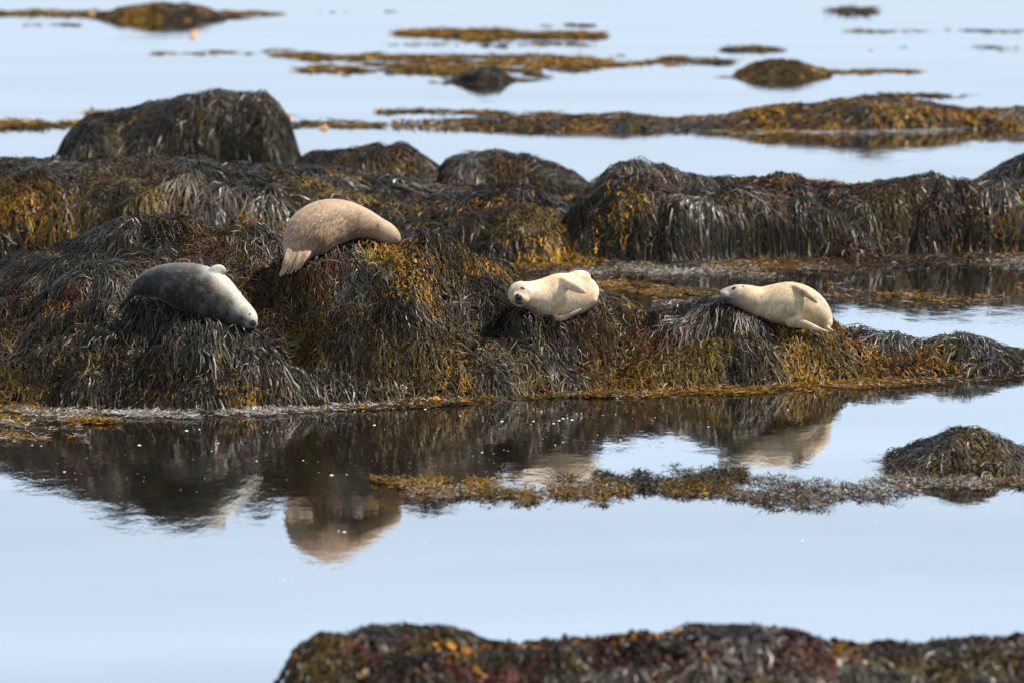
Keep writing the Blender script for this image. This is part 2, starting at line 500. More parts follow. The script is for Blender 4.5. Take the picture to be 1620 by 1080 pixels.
def weed_rock(name, label, rock, weights, dens=120, wid=0.015, K=6, lsc=1.0, res=0.08, matn=8000, front=1.0, behind=1.2, group=None, tufts=True, famscale=0.8):
    global N_STRANDS
    rock.bake(0.035 if res < 0.11 else 0.07)
    gx, gy = gpt(rock.c[:, 0].mean(), rock.c[:, 1].mean())
    root = empty(name, (float(gx), float(gy), 0.0))
    tag(root, label, 'rock', group)
    inv = Vector((-gx, -gy, 0))
    def put(nm, me, kind=None):
        o = bpy.data.objects.new(nm, me)
        o.location = inv
        link(o, root)
        if kind: o['kind'] = kind
        return o
    put('rock', rock.mesh(name + '_rock', res))
    wv = np.array([weights.get(k, 0.0) for k in FN]) + 1e-4
    wv = wv / wv.sum()
    def fams(X, Y, spread=1.0):
        sc = np.stack([np.log(wv[i]) + 7.0 * spread * (fbm(X * famscale, Y * famscale * 1.2, 20 + i * 5 + rock.seed, 2) - 0.5) for i in range(len(FN))], -1)
        _, gx_, gy_ = rock.look(X, Y); sl = np.hypot(gx_, gy_)
        sc[..., 0] += 1.1 * np.clip(sl - 0.9, 0, 1.2); sc[..., 1] += 0.7 * (sl < 0.6); sc[..., 3] -= 0.6 * np.clip(sl - 0.9, 0, 1.2)  # darker kinds on steep faces, greyer on flat tops: shade put into colour
        zz = rock.look(X, Y)[0]
        if rock.pads: sc[..., 3] += 1.0 * (zz < 0.38) - 0.6 * (zz > 0.7); sc[..., 0] += 0.4 * (zz > 0.7); sc[..., 2] += 0.4 * (zz < 0.6)
        sc += rng.gumbel(0, 0.7, sc.shape)
        return sc.argmax(-1)
    # --- tufts, one on every hummock
    cs = rock.cs
    ix = np.arange(int(rock.x0 / cs) - 1, int(rock.x1 / cs) + 2); iy = np.arange(int(rock.y0 / cs) - 1, int(rock.y1 / cs) + 2)
    IX, IY = np.meshgrid(ix, iy)
    cx, cy = cell_pts(IX.ravel(), IY.ravel(), rock.seed)
    cx = cx * cs; cy = cy * cs
    h = rock.height(cx, cy)
    px, yw = proj(cx, cy)
    ywc = np.interp(px, rock.c[:, 0], rock.c[:, 3])
    behind_m = cy - ground_y(ywc)
    ok = (h > 0.06) & (behind_m < behind) & (px > -140) & (px < 1760)
    cx, cy, h = cx[ok], cy[ok], h[ok]
    order = np.argsort(cy)
    cf = fams(cx, cy)
    extra = []; made = 0
    for j, i in enumerate(order):
        fam = FN[cf[i]]
        n = int(dens * rng.uniform(0.7, 1.35) * (1.5 if fam == 'ochre' else 1.0))
        gxx, gyy = rock.grad(cx[i:i + 1], cy[i:i + 1], 0.35)
        g = np.hypot(gxx, gyy)[0]
        dn = np.array([-gxx[0], -gyy[0]]) / (g + 1e-6)
        tdir = dn * min(1.0, g * 2.2) + rng.normal(0, 0.7, 2) + np.array([0, -0.05])
        rad = cs * (0.30 if fam in ('dark', 'grey') else 0.42)
        rx = cx[i] + rng.normal(0, rad, n); ry = cy[i] + rng.normal(0, rad, n)
        bushy = fam not in ('dark', 'grey')
        if bushy: rx[1::2] = rx[0::2][:len(rx[1::2])]; ry[1::2] = ry[0::2][:len(ry[1::2])]
        fan = np.stack([rx - cx[i], ry - cy[i]], 1) / rad * 0.45 + rng.normal(0, 0.45 if fam in ('dark', 'grey') else 0.9, (n, 2))
        lo, hi = LEN[fam]
        L = rng.uniform(lo, hi, n) * lsc * cs / 0.45
        fi = np.full(n, cf[i]); sw = rng.random(n) < 0.09
        fi[sw] = rng.choice(len(FN), sw.sum(), p=wv)
        fk = None
        if bushy:
            for arr in (L, fi, fan): arr[1::2] = arr[0::2][:len(arr[1::2])]
            fk = np.where(np.arange(n) % 2 == 0, 0.38, -0.38)
        P = trace(rock, rx, ry, L, K, np.repeat(tdir[None], n, 0), fan, rng.uniform(0.4, 1.4) * LIFT[fam] * lsc, rng.uniform(0.0, 0.05, n) * lsc,
                  rng.uniform(0.4, 0.95) if not bushy else 1.0, fk, rng.uniform(0.18, 0.4))
        keep = P[:, 0, 2] > 0.012
        if rock.pads: keep &= clear_of_seals(P)
        P = P[keep]; fi = fi[keep]
        if len(P) < 25: continue
        w = wid * WID[fam] * rng.uniform(0.6, 1.4, len(P))
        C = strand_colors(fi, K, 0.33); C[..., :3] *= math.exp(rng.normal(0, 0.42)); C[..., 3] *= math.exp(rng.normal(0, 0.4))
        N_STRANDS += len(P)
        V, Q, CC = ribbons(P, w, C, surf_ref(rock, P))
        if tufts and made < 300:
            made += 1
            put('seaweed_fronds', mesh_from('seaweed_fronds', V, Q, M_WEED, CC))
        else:
            extra.append((V, Q, CC))
    # --- loose mat filling the gaps
    n = int(matn * 9)
    rx = rng.uniform(rock.x0, rock.x1, n); ry = rng.uniform(rock.y0, rock.y1, n)
    h = rock.look(rx, ry)[0]; px, yw = proj(rx, ry)
    beh = ry - ground_y(np.interp(px, rock.c[:, 0], rock.c[:, 3]))
    _, g1, g2 = rock.look(rx, ry)
    ok = (h > 0.0) & (beh < behind) & (px > -120) & (px < 1740) & (rng.random(n) < np.sqrt(1 + np.minimum(g1 * g1 + g2 * g2, 12.0)) / 3.6)
    rx, ry = rx[ok][:matn], ry[ok][:matn]
    n = len(rx)
    fi = fams(rx, ry, 0.8)
    rx[1::2] = rx[0::2][:len(rx[1::2])]; ry[1::2] = ry[0::2][:len(ry[1::2])]; fi[1::2] = fi[0::2][:len(fi[1::2])]
    L = rng.uniform(0.08, 0.26, n) * lsc
    K2 = 4
    td = rng.normal(0, 1, (n, 2)); td[1::2] = td[0::2][:len(td[1::2])]
    P = trace(rock, rx, ry, L, K2, td, np.zeros((n, 2)), 0.05 * lsc, rng.uniform(-0.02, 0.05, n) * lsc, 1.0, np.where(np.arange(n) % 2 == 0, 0.4, -0.4), 0.15)
    keep = np.ones(n, bool)
    if rock.pads: keep &= clear_of_seals(P)
    P = P[keep]; fi = fi[keep]
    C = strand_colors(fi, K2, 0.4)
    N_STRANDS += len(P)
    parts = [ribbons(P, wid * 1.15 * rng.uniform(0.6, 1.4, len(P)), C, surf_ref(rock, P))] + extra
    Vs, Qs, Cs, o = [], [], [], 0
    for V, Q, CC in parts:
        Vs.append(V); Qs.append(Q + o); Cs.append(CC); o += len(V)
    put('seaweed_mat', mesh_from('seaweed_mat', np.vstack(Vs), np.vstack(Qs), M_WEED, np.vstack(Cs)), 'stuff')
    return root

def cols(rows, ywc=None, ywb=None, yf=None):
    out = []
    for r in rows:
        r = list(r)
        if len(r) == 2: r = [r[0], yf, r[1], ywc, ywb]
        elif len(r) == 3: r = [r[0], r[1], r[2], ywc, ywb]
        out.append(r)
    return out

MAIN = Rock([(-150, 640, 484, 590, 540), (0, 642, 446, 585, 535), (70, 645, 416, 583, 530), (170, 648, 386, 580, 525), (256, 650, 370, 578, 525), (345, 651, 376, 578, 525), (432, 648, 392, 582, 525), (500, 644, 396, 588, 530), (560, 641, 397, 592, 535), (630, 636, 392, 592, 540), (700, 633, 403, 590, 545), (760, 630, 425, 590, 548), (820, 627, 457, 590, 550), (870, 625, 499, 592, 560), (930, 622, 500, 592, 560), (1000, 620, 513, 590, 560), (1060, 618, 519, 590, 560), (1140, 615, 500, 596, 560), (1200, 612, 517, 590, 558), (1320, 605, 531, 585, 560), (1380, 602, 553, 583, 560), (1460, 599, 561, 582, 560), (1510, 597, 548, 580, 560), (1560, 596, 555, 580, 562), (1620, 593, 575, 580, 562), (1750, 590, 587, 580, 570)],
            k=1.2, amp=0.18, cs=0.42, seed=1, pads=True, rough=0.50,
            lumps=[(330, 634, .20, .8, .5), (620, 612, .15, .9, .7), (130, 615, .25, .8, .8), (240, 618, -.30, .5, .45), (470, 626, -.35, .4, .6), (745, 612, -.22, .4, .6),
                   (560, 628, -.20, .35, .4), (960, 606, -.22, .4, .5), (800, 620, .15, .4, .3), (1190, 606, .12, .5, .3), (690, 625, .15, .4, .3), (60, 632, .15, .5, .4)])
weed_rock('seaweed_covered_rock', 'long seaweed-covered rock ridge on which the four seals rest', MAIN,
          dict(dark=1.3, grey=0.7, olive=1.4, ochre=1.05, red=0.6), dens=165, wid=0.0108, K=8, matn=27000, res=0.07, famscale=0.9)

LEDGE_L = Rock(cols([(-200, 418, 264), (0, 418, 268), (100, 418, 270), (200, 418, 267), (310, 418, 265), (400, 418, 278), (480, 417, 279), (540, 416, 290), (600, 415, 303), (640, 415, 335), (690, 414, 408)], 377, 335),
               k=6.0, amp=0.17, cs=0.50, seed=2, rough=0.25)
weed_rock('seaweed_covered_rock', 'long flat-topped weedy ledge at left, behind the two left seals', LEDGE_L,
          dict(dark=1.1, grey=0.7, olive=1.5, ochre=0.55, red=0.4), dens=115, wid=0.014, matn=18000, res=0.1, behind=2.5)
LEDGE_M = Rock(cols([(530, 416, 360), (570, 416, 312), (609, 417, 300), (678, 417, 321), (733, 417, 317), (813, 418, 307), (858, 418, 322), (906, 418, 347), (940, 418, 370), (975, 418, 392), (1005, 417, 414)], 383, 350),
               k=3.0, amp=0.22, cs=0.46, seed=3)
weed_rock('seaweed_covered_rock', 'weedy ledge with yellow patches just behind the tan seal and its nose', LEDGE_M,
          dict(dark=1.3, grey=0.6, olive=1.3, ochre=0.55, red=0.4), dens=115, wid=0.0135, matn=12000, res=0.1, behind=2.0)
LEDGE_R = Rock(cols([(850, 412, 400), (890, 414, 345), (935, 415, 303), (979, 416, 270), (1013, 416, 273), (1052, 415, 286), (1093, 414, 302), (1150, 412, 302), (1200, 410, 305), (1290, 408, 298), (1340, 407, 307), (1400, 406, 304),
                     (1470, 405, 298), (1540, 404, 300), (1620, 403, 302), (1780, 402, 302)], 384, 362),
               k=6.0, amp=0.20, cs=0.46, seed=4, rough=0.45)
weed_rock('seaweed_covered_rock', 'long weedy ledge at right with a shaggy grey hump at its left end', LEDGE_R,
          dict(dark=1.1, grey=0.6, olive=1.3, ochre=0.8, red=0.6), dens=115, wid=0.0135, matn=18000, res=0.1, behind=1.6)
BIG = Rock(cols([(76, 278, 276), (92, 279, 255), (112, 280, 220), (135, 280, 199), (210, 281, 184), (260, 281, 168), (310, 281, 156), (355, 281, 153), (376, 281, 161), (398, 281, 158), (422, 281, 163), (442, 281, 178), (457, 280, 198), (470, 279, 242), (482, 278, 272)], 266, 250),
           k=3.0, amp=0.16, cs=0.6, seed=5)
weed_rock('seaweed_covered_rock', 'big dark domed rock draped in seaweed at upper left', BIG,
          dict(dark=1.8, grey=0.5, olive=1.1, ochre=0.1, red=0.3), dens=115, wid=0.017, matn=8000, res=0.12, lsc=1.1)
MA = Rock(cols([(465, 275), (485, 258), (510, 254), (547, 255), (590, 246), (620, 241), (654, 244), (689, 270), (720, 298)], 302, 288, 314), k=2.5, amp=0.13, cs=0.5, seed=6)
weed_rock('seaweed_covered_rock', 'olive and dark weedy mound right of the big dark domed rock', MA, dict(dark=1.0, grey=0.5, olive=1.2, ochre=0.7, red=0.3), dens=100, wid=0.017, matn=4000, res=0.12)
MB = Rock(cols([(685, 292), (706, 262), (740, 251), (778, 244), (837, 256), (870, 265), (906, 283), (935, 303)], 302, 288, 313), k=2.5, amp=0.13, cs=0.5, seed=7)
weed_rock('seaweed_covered_rock', 'brown weedy mound with long right slope against open water, behind the yellow-patched ledge', MB, dict(dark=0.9, grey=0.4, olive=1.2, ochre=0.6, red=0.7), dens=100, wid=0.017, matn=4000, res=0.12)
MC = Rock(cols([(1530, 304), (1560, 285), (1590, 266), (1640, 248), (1700, 250), (1770, 292)], 308, 296, 318), k=2.2, amp=0.12, cs=0.5, seed=8)
weed_rock('seaweed_covered_rock', 'dark weedy mound cut by the right edge, rising behind the ledge', MC, dict(dark=1.4, grey=1.0, olive=0.5, ochre=0.1, red=0.2), dens=100, wid=0.021, matn=1500, res=0.12)
MD = Rock(cols([(1285, 409, 405), (1315, 411, 384), (1345, 412, 378), (1372, 411, 386), (1400, 410, 404)], 403, 396), k=2.0, amp=0.08, cs=0.35, seed=9)
weed_rock('seaweed_covered_rock', 'small low heap of grey weed at the foot of the right ledge', MD, dict(grey=2.0, dark=0.6, red=0.5), dens=80, wid=0.018, matn=400, res=0.08, lsc=0.9)
ISL = Rock(cols([(540, 204, 200), (700, 206, 197), (850, 207, 191), (980, 207, 186), (1060, 206, 193), (1150, 207, 189), (1230, 209, 173), (1300, 210, 168), (1370, 209, 158), (1430, 208, 161), (1490, 207, 171, 198, 190), (1560, 205, 180, 197, 190), (1620, 204, 177, 197, 189.5), (1770, 203, 178, 197, 189.5)], 198.5, 190),
           k=1.6, amp=0.13, cs=0.75, seed=10, rough=0.2)
weed_rock('seaweed_covered_rock', 'long low ochre weed bank lying across the far water at right', ISL, dict(dark=0.5, grey=0.25, olive=1.0, ochre=2.6, red=0.4, pale=.1), dens=70, wid=0.03, matn=5000, res=0.2, lsc=0.9, K=5)
FC = Rock(cols([(718, 131), (742, 119), (765, 110), (788, 113), (808, 130)], 128, 122, 133), k=2.0, amp=0.1, cs=0.7, seed=11)
weed_rock('seaweed_covered_rock', 'small dark weedy hump at the front of the far middle weed bank', FC, dict(dark=2, grey=0.8, olive=.5), dens=70, wid=0.032, matn=500, res=0.2, K=5)
FD = Rock(cols([(1160, 120), (1190, 105), (1215, 99), (1260, 105), (1315, 118)], 118.5, 113, 123), k=1.8, amp=0.1, cs=0.7, seed=12)
weed_rock('seaweed_covered_rock', 'small olive weed islet alone in the far water, right of middle', FD, dict(dark=.5, olive=1.4, ochre=1), dens=70, wid=0.032, matn=700, res=0.2, K=5)
FE = Rock(cols([(155, 29), (190, 17), (250, 8), (290, 7), (330, 19), (355, 28)], 28, 22, 33), k=1.6, amp=0.1, cs=0.9, seed=13)
weed_rock('seaweed_covered_rock', 'farthest weedy hump near the top left of the picture', FE, dict(dark=.7, olive=1.4, ochre=1), dens=70, wid=0.04, matn=800, res=0.25, K=5)
FM = Rock(cols([(1345, 753, 750), (1400, 755, 737), (1450, 757, 714), (1490, 758, 698), (1520, 758, 690), (1560, 758, 700), (1600, 757, 720), (1650, 756, 742), (1695, 755, 753)], 736, 716), k=1.5, amp=0.06, cs=0.34, seed=14, rough=0.12)
weed_rock('seaweed_covered_rock', 'small dark heap of weed in the near water at right', FM, dict(dark=1.7, grey=0.4, olive=1.1, ochre=0.08, red=0.5), dens=115, wid=0.011, matn=3500, res=0.05, lsc=0.85)
FG = Rock(cols([(415, 1140), (440, 1085), (470, 1040), (500, 1020), (560, 1014), (640, 1001), (700, 1008), (740, 1020), (780, 1037), (830, 1028), (880, 1023), (940, 1026), (1000, 1018), (1100, 1006), (1230, 1008), (1290, 1026), (1350, 1033), (1450, 1036), (1550, 1024), (1620, 1021), (1770, 1028)], 1125, 1090, 1200),
          k=1.8, amp=0.06, cs=0.3, seed=15, rough=0.12)
weed_rock('seaweed_covered_rock', 'blurred red-brown weedy rock along the bottom edge, nearest of all', FG, dict(dark=0.8, grey=0.4, olive=1.0, ochre=0.35, red=2.0, pale=.12), dens=100, wid=0.017, matn=6000, res=0.06, lsc=0.6, K=6, behind=0.5)

# ------------------------------------------------------------------ floating weed
def float_mat(label, rows, n, weights, wid=0.0105, L=(0.05, 0.16), up=0.07, thr=0.44, ns=1.2, seed=40, group='mats of floating seaweed'):
    """rows: (px, y_top, y_bottom) outline on the water"""
    global N_STRANDS
    r = np.array(rows, float)
    px = rng.uniform(r[0, 0], r[-1, 0], n * 6)
    a = np.interp(px, r[:, 0], r[:, 1]); b = np.interp(px, r[:, 0], r[:, 2])
    u = rng.random(n * 6); py = a + (b - a) * u
    X, Y = gpt(px, py)
    edge = np.minimum(u, 1 - u) * 2
    xr = X * 0.83 + Y * 0.33; yr = Y * 0.5 - X * 0.2
    d = 0.55 * fbm(xr * ns, yr * ns, seed, 3) + 0.45 * fbm(xr * ns * 4, yr * ns * 3, seed + 9, 2) + 0.2 * edge - 0.1
    ok = rng.random(n * 6) < sstep(thr, thr + 0.2, d) ** 1.3
    X, Y = X[ok][:n], Y[ok][:n]
    n = len(X)
    K = 3
    th = rng.uniform(0, 2 * np.pi, n); cur = rng.normal(0, 1.2, n)
    Ls = rng.uniform(*L, n)
    z0 = rng.uniform(0.004, 0.03, n)
    rise = np.where(rng.random(n) < 0.3, rng.uniform(0.2, 1.0, n) * up, rng.uniform(0, 0.2, n) * up)
    P = np.zeros((n, K, 3)); x, y = X.copy(), Y.copy()
    for k in range(K):
        s = k / (K - 1)
        P[:, k] = np.stack([x, y, z0 + rise * s * (1.2 - 0.4 * s)], 1)
        t2 = th + cur * s
        x = x + np.cos(t2) * Ls / (K - 1); y = y + np.sin(t2) * Ls / (K - 1)
    wv = np.array([weights.get(k, 0.0) for k in FN]) + 1e-4; wv /= wv.sum()
    sc = np.stack([np.log(wv[i]) + 5 * (fbm(X * 0.5, Y * 0.5, 60 + i * 3 + seed, 2) - 0.5) for i in range(len(FN))], -1) + rng.gumbel(0, 0.7, (n, len(FN)))
    C = strand_colors(sc.argmax(-1), K, 0.35)
    ref = np.array([0, 0, 1.0])[None] + rng.normal(0, 0.45, (n, 3))
    V, Q, CC = ribbons(P, wid * rng.uniform(0.6, 1.5, n), C, ref)
    N_STRANDS += n
    cx, cy = gpt(r[:, 0].mean(), r[:, 1:].mean())
    V = V - np.array([cx, cy, 0])
    o = bpy.data.objects.new('floating_seaweed', mesh_from('floating_seaweed', V, Q, M_MAT, CC))
    o.location = (cx, cy, 0)
    tag(link(o), label, 'seaweed', group, 'stuff')

W1 = dict(ochre=1.2, olive=0.8, pale=0.7, dark=0.3, red=0.2)
float_mat('pale floating weed along the foot of the right ledge, beyond the still pool', [(820, 412, 432), (940, 412, 447), (1000, 412, 446), (1130, 408, 444), (1300, 406, 442), (1450, 404, 440), (1620, 402, 434), (1700, 402, 430)], 15000, dict(ochre=.6, olive=1.0, pale=.9, dark=.7, red=.5), L=(.05, .18), thr=0.40, ns=1.0, up=0.07, seed=41)
float_mat('brown floating weed against the back of the ridge, between the two cream seals', [(930, 470, 505), (1000, 474, 540), (1080, 480, 545), (1140, 488, 530)], 8500, dict(ochre=.7, olive=1.0, pale=.7, dark=.7, red=.6), L=(.05, .18), thr=0.38, ns=1.0, seed=71)
float_mat('few weed strands adrift in the dark pool between the two cream seals', [(950, 447, 470), (1050, 446, 478), (1150, 446, 480)], 4500, dict(ochre=.8, olive=1.0, pale=1, dark=.4), L=(.05, .16), thr=0.43, ns=1.0, seed=72, up=.04)
float_mat('sparse weed skin floating on the pool behind the rightmost seal', [(1280, 445, 500), (1400, 440, 497), (1620, 436, 500), (1700, 436, 500)], 2500, W1, thr=0.52, seed=42)
float_mat('foamy ochre weed fringe along the foot of the seal ridge at left', [(-40, 636, 652), (60, 642, 660), (200, 648, 664), (350, 649, 662), (520, 641, 656), (700, 631, 643), (850, 626, 634), (1000, 620, 628)], 8000, dict(ochre=1.0, olive=.6, pale=1.3, dark=.3), thr=0.38, seed=43)
float_mat('narrow ochre weed fringe along the foot of the seal ridge at right', [(900, 618, 632), (1000, 612, 630), (1150, 608, 626), (1300, 598, 618), (1450, 590, 612), (1620, 582, 604), (1700, 580, 602)], 8000, dict(ochre=1.3, olive=.9, pale=.7, dark=.3, red=.2), thr=0.36, up=.05, seed=44)
float_mat('pale weed scraps adrift at the left edge below the ridge', [(-40, 652, 680), (60, 655, 682), (130, 658, 678), (185, 664, 672)], 1500, dict(ochre=1.2, olive=.4, pale=1.3), thr=0.45, seed=45)
float_mat('thin pale weed streak adrift at the left edge, lowest on that side', [(-40, 686, 700), (60, 686, 698), (150, 688, 694)], 500, dict(ochre=.5, pale=1.5), thr=0.45, seed=46)
float_mat('ochre weed raft in the near water below the cream seal facing the camera', [(590, 755, 762), (650, 757, 790), (720, 758, 800), (850, 754, 800), (950, 752, 798), (1000, 760, 792)], 8000, dict(ochre=1.4, olive=.8, pale=.8, dark=.4), thr=0.39, seed=47, wid=0.0085, L=(.03, .1), up=.065, ns=2.0)
float_mat('sparse dark weed sprigs in the near water between two ochre rafts', [(940, 742, 775), (1050, 738, 780), (1120, 735, 775), (1180, 735, 760)], 4500, dict(olive=.8, dark=1.2, ochre=.5), thr=0.38, seed=48, wid=0.0085, L=(.03, .1), up=0.07, ns=2.0)
float_mat('brown weed raft in the near water left of the small dark heap', [(1050, 760, 785), (1150, 752, 790), (1220, 752, 804), (1300, 750, 806), (1400, 752, 798), (1500, 755, 780), (1640, 748, 770), (1700, 745, 765)], 10500, dict(ochre=1.0, olive=1.0, pale=.8, dark=.6, red=.3), thr=0.38, seed=49, wid=0.0085, L=(.03, .1), up=.065, ns=2.0)
FARW = dict(ochre=1.8, olive=1.0, dark=.4, pale=.2)
float_mat('ochre weed bank at the far middle round the small dark hump', [(470, 108, 114), (520, 96, 124), (620, 88, 130), (720, 84, 132), (820, 84, 132), (900, 82, 118), (960, 86, 106), (1080, 90, 104)], 6000, FARW, wid=0.04, L=(.2, .6), up=0.10, thr=0.43, ns=0.5, seed=50)
float_mat('thin ochre weed strip in the far water, left end of the far middle bank', [(440, 86, 90), (520, 82, 100), (620, 82, 98), (680, 86, 92)], 1500, FARW, wid=0.04, L=(.2, .6), up=0.08, thr=0.44, ns=0.5, seed=51)
float_mat('low olive weed shoal highest up in the middle of the far water', [(640, 50, 54), (700, 44, 64), (780, 41, 67), (850, 46, 64), (940, 54, 62)], 4000, dict(olive=1.4, ochre=1.3, dark=.3), wid=0.05, L=(.3, .8), up=0.2, thr=0.42, ns=0.4, seed=52)
float_mat('ochre weed strip at the left edge beside the big dark dome', [(-40, 190, 206), (60, 192, 206), (140, 194, 206)], 2200, FARW, wid=0.03, L=(.15, .4), up=0.14, thr=0.36, ns=0.8, seed=53)
float_mat('thin far weed streak in the top left corner', [(-40, 18, 27), (80, 17, 27), (180, 20, 30)], 1200, FARW, wid=0.05, L=(.3, .8), up=0.2, thr=0.38, ns=0.4, seed=54)
float_mat('thin far weed streak right of the farthest hump', [(330, 18, 26), (400, 19, 26), (440, 21, 24)], 500, FARW, wid=0.05, L=(.3, .8), up=0.16, thr=0.42, ns=0.4, seed=55)
float_mat('scattered small weed scraps in the far water left of the middle bank', [(250, 80, 88), (320, 78, 88), (440, 76, 100), (480, 80, 100)], 500, FARW, wid=0.04, L=(.2, .6), up=0.1, thr=0.52, ns=0.5, seed=56)
float_mat('short olive weed streak above the small olive islet', [(1150, 76, 82), (1190, 75, 83), (1225, 77, 82)], 500, dict(olive=1.5, ochre=.6, dark=.6), wid=0.04, L=(.2, .6), up=0.16, thr=0.3, ns=0.5, seed=57)
float_mat('short dark weed streak near the top right of the far water', [(1315, 14, 23), (1345, 12, 24), (1380, 15, 22)], 400, dict(olive=1., dark=1), wid=0.05, L=(.3, .8), up=0.25, thr=0.3, ns=0.5, seed=58)
float_mat('faint weed scraps trailing right of the small olive islet', [(1310, 108, 120), (1380, 110, 118), (1450, 112, 117)], 350, FARW, wid=0.035, L=(.2, .5), up=0.1, thr=0.46, ns=0.5, seed=59)
float_mat('faint specks of weed in the far water at upper right', [(1370, 70, 90), (1450, 72, 88), (1620, 70, 90), (1660, 72, 88)], 450, FARW, wid=0.035, L=(.2, .5), up=0.1, thr=0.55, ns=0.4, seed=60)
float_mat('ochre weed streak on the water behind the right ledge', [(1050, 282, 293), (1120, 284, 296), (1200, 287, 294), (1320, 290, 293)], 2200, dict(ochre=1.4, olive=.8, pale=.6), wid=0.025, L=(.1, .3), up=0.1, thr=0.36, ns=0.8, seed=61)
float_mat('yellow weed shelf between the two weedy mounds and the ledge', [(540, 306, 326), (650, 306, 330), (760, 306, 326), (900, 302, 324), (960, 300, 316)], 5000, dict(ochre=1.8, olive=.8, pale=.4), wid=0.024, L=(.1, .3), up=0.1, thr=0.34, ns=0.8, seed=62)
float_mat('thin weed line on the water right of the big dark dome', [(465, 192, 204), (520, 192, 203), (600, 196, 203)], 500, FARW, wid=0.03, L=(.2, .5), up=0.1, thr=0.42, ns=0.5, seed=63)
float_mat('broken weed specks above the long far ochre bank', [(600, 172, 186), (700, 170, 188), (820, 176, 184), (880, 178, 182)], 500, FARW, wid=0.03, L=(.2, .5), up=0.1, thr=0.48, ns=0.5, seed=64)
float_mat('pale weed line with painted-in water glints along the front of the far ochre bank', [(1130, 203, 212), (1300, 207, 216), (1420, 206, 213), (1510, 202, 207)], 1800, dict(pale=1.2, ochre=1, olive=.4), wid=0.03, L=(.2, .5), up=0.05, thr=0.36, ns=0.6, seed=65)
float_mat('small weed scraps on the water left of the dome top', [(140, 176, 186), (200, 178, 187)], 200, FARW, wid=0.03, L=(.2, .4), up=0.14, thr=0.42, ns=0.6, seed=66)


# ------------------------------------------------------------------ seals
def seal_material():
    m, n, l, p = mat('seal_fur')
    at = n.new('ShaderNodeAttribute'); at.attribute_name = 'Col'
    tc = n.new('ShaderNodeTexCoord')
    mp = n.new('ShaderNodeMapping'); mp.inputs['Scale'].default_value = (1, 1, 0.45); mp.inputs['Rotation'].default_value = (0, 0.5, 0)
    l.new(tc.outputs['Object'], mp.inputs['Vector'])
    nz = n.new('ShaderNodeTexNoise'); nz.inputs['Scale'].default_value = 34; nz.inputs['Detail'].default_value = 6; nz.inputs['Roughness'].default_value = 0.65
    l.new(mp.outputs[0], nz.inputs['Vector'])
    mr = n.new('ShaderNodeMapRange')
    mr.inputs['From Min'].default_value = 0.3; mr.inputs['From Max'].default_value = 0.7
    mr.inputs['To Min'].default_value = 0.70; mr.inputs['To Max'].default_value = 1.22
    l.new(nz.outputs['Fac'], mr.inputs['Value'])
    mx = n.new('ShaderNodeVectorMath'); mx.operation = 'SCALE'
    l.new(at.outputs['Color'], mx.inputs[0]); l.new(mr.outputs[0], mx.inputs['Scale'])
    l.new(mx.outputs[0], p.inputs['Base Color'])
    bp = n.new('ShaderNodeBump'); bp.inputs['Strength'].default_value = 0.6; bp.inputs['Distance'].default_value = 0.012
    l.new(nz.outputs['Fac'], bp.inputs['Height']); l.new(bp.outputs[0], p.inputs['Normal'])
    p.inputs['Roughness'].default_value = 0.62
    p.inputs['Specular IOR Level'].default_value = 0.25
    p.inputs['Sheen Weight'].default_value = 0.15
    p.inputs['Sheen Roughness'].default_value = 0.4
    return m
M_SEAL = seal_material()
M_DARK, _n, _l, _p = mat('wet_dark_skin')
_p.inputs['Base Color'].default_value = (0.010, 0.009, 0.009, 1); _p.inputs['Roughness'].default_value = 0.35

class Shell:
    def __init__(self): self.v, self.f = [], []
    def add(self, V, F):
        o = len(self.v); self.v += [tuple(x) for x in V]; self.f += [tuple(i + o for i in f) for f in F]
    def loft(self, P, R, depth=1.0, n=28, roll=None):
        K = len(P); T = np.gradient(P, axis=0); T /= np.linalg.norm(T, axis=1, keepdims=True)
        V = []
        view = np.array([0, 1.0, 0]) if roll is None else np.asarray(roll, float)
        for i in range(K):
            D = view - T[i] * (view @ T[i]); D /= np.linalg.norm(D)
            S = np.cross(T[i], D)
            for a in range(n):
                th = 2 * math.pi * a / n
                V.append(P[i] + S * R[i] * math.cos(th) + D * R[i] * depth * math.sin(th))
        Fc = [(i * n + a, i * n + (a + 1) % n, (i + 1) * n + (a + 1) % n, (i + 1) * n + a) for i in range(K - 1) for a in range(n)]
        V.append(P[0] - T[0] * R[0] * 0.6); V.append(P[-1] + T[-1] * R[-1] * 0.6)
        Fc += [(K * n, (a + 1) % n, a) for a in range(n)] + [(K * n + 1, (K - 1) * n + a, (K - 1) * n + (a + 1) % n) for a in range(n)]
        self.add(V, Fc)
    def chain(self, c, yw, depth=1.0, m=3, n=18):
        P, R = px_chain(c, yw, m); self.loft(P, R, depth, n)
    def blob(self, px, py, r, dy, yw, sx=1.0, sy=1.0, sz=1.0):
        c = pt(px, py, yw, dy); R = r / scale_at(c[1]); n, m = 16, 10
        V = [c + R * np.array([sx * math.sin(math.pi * j / m) * math.cos(2 * math.pi * i / n), sy * math.sin(math.pi * j / m) * math.sin(2 * math.pi * i / n), sz * math.cos(math.pi * j / m)])
             for j in range(m + 1) for i in range(n)]
        Fc = [(j * n + i, (j + 1) * n + i, (j + 1) * n + (i + 1) % n, j * n + (i + 1) % n) for j in range(m) for i in range(n)]
        self.add(V, Fc)

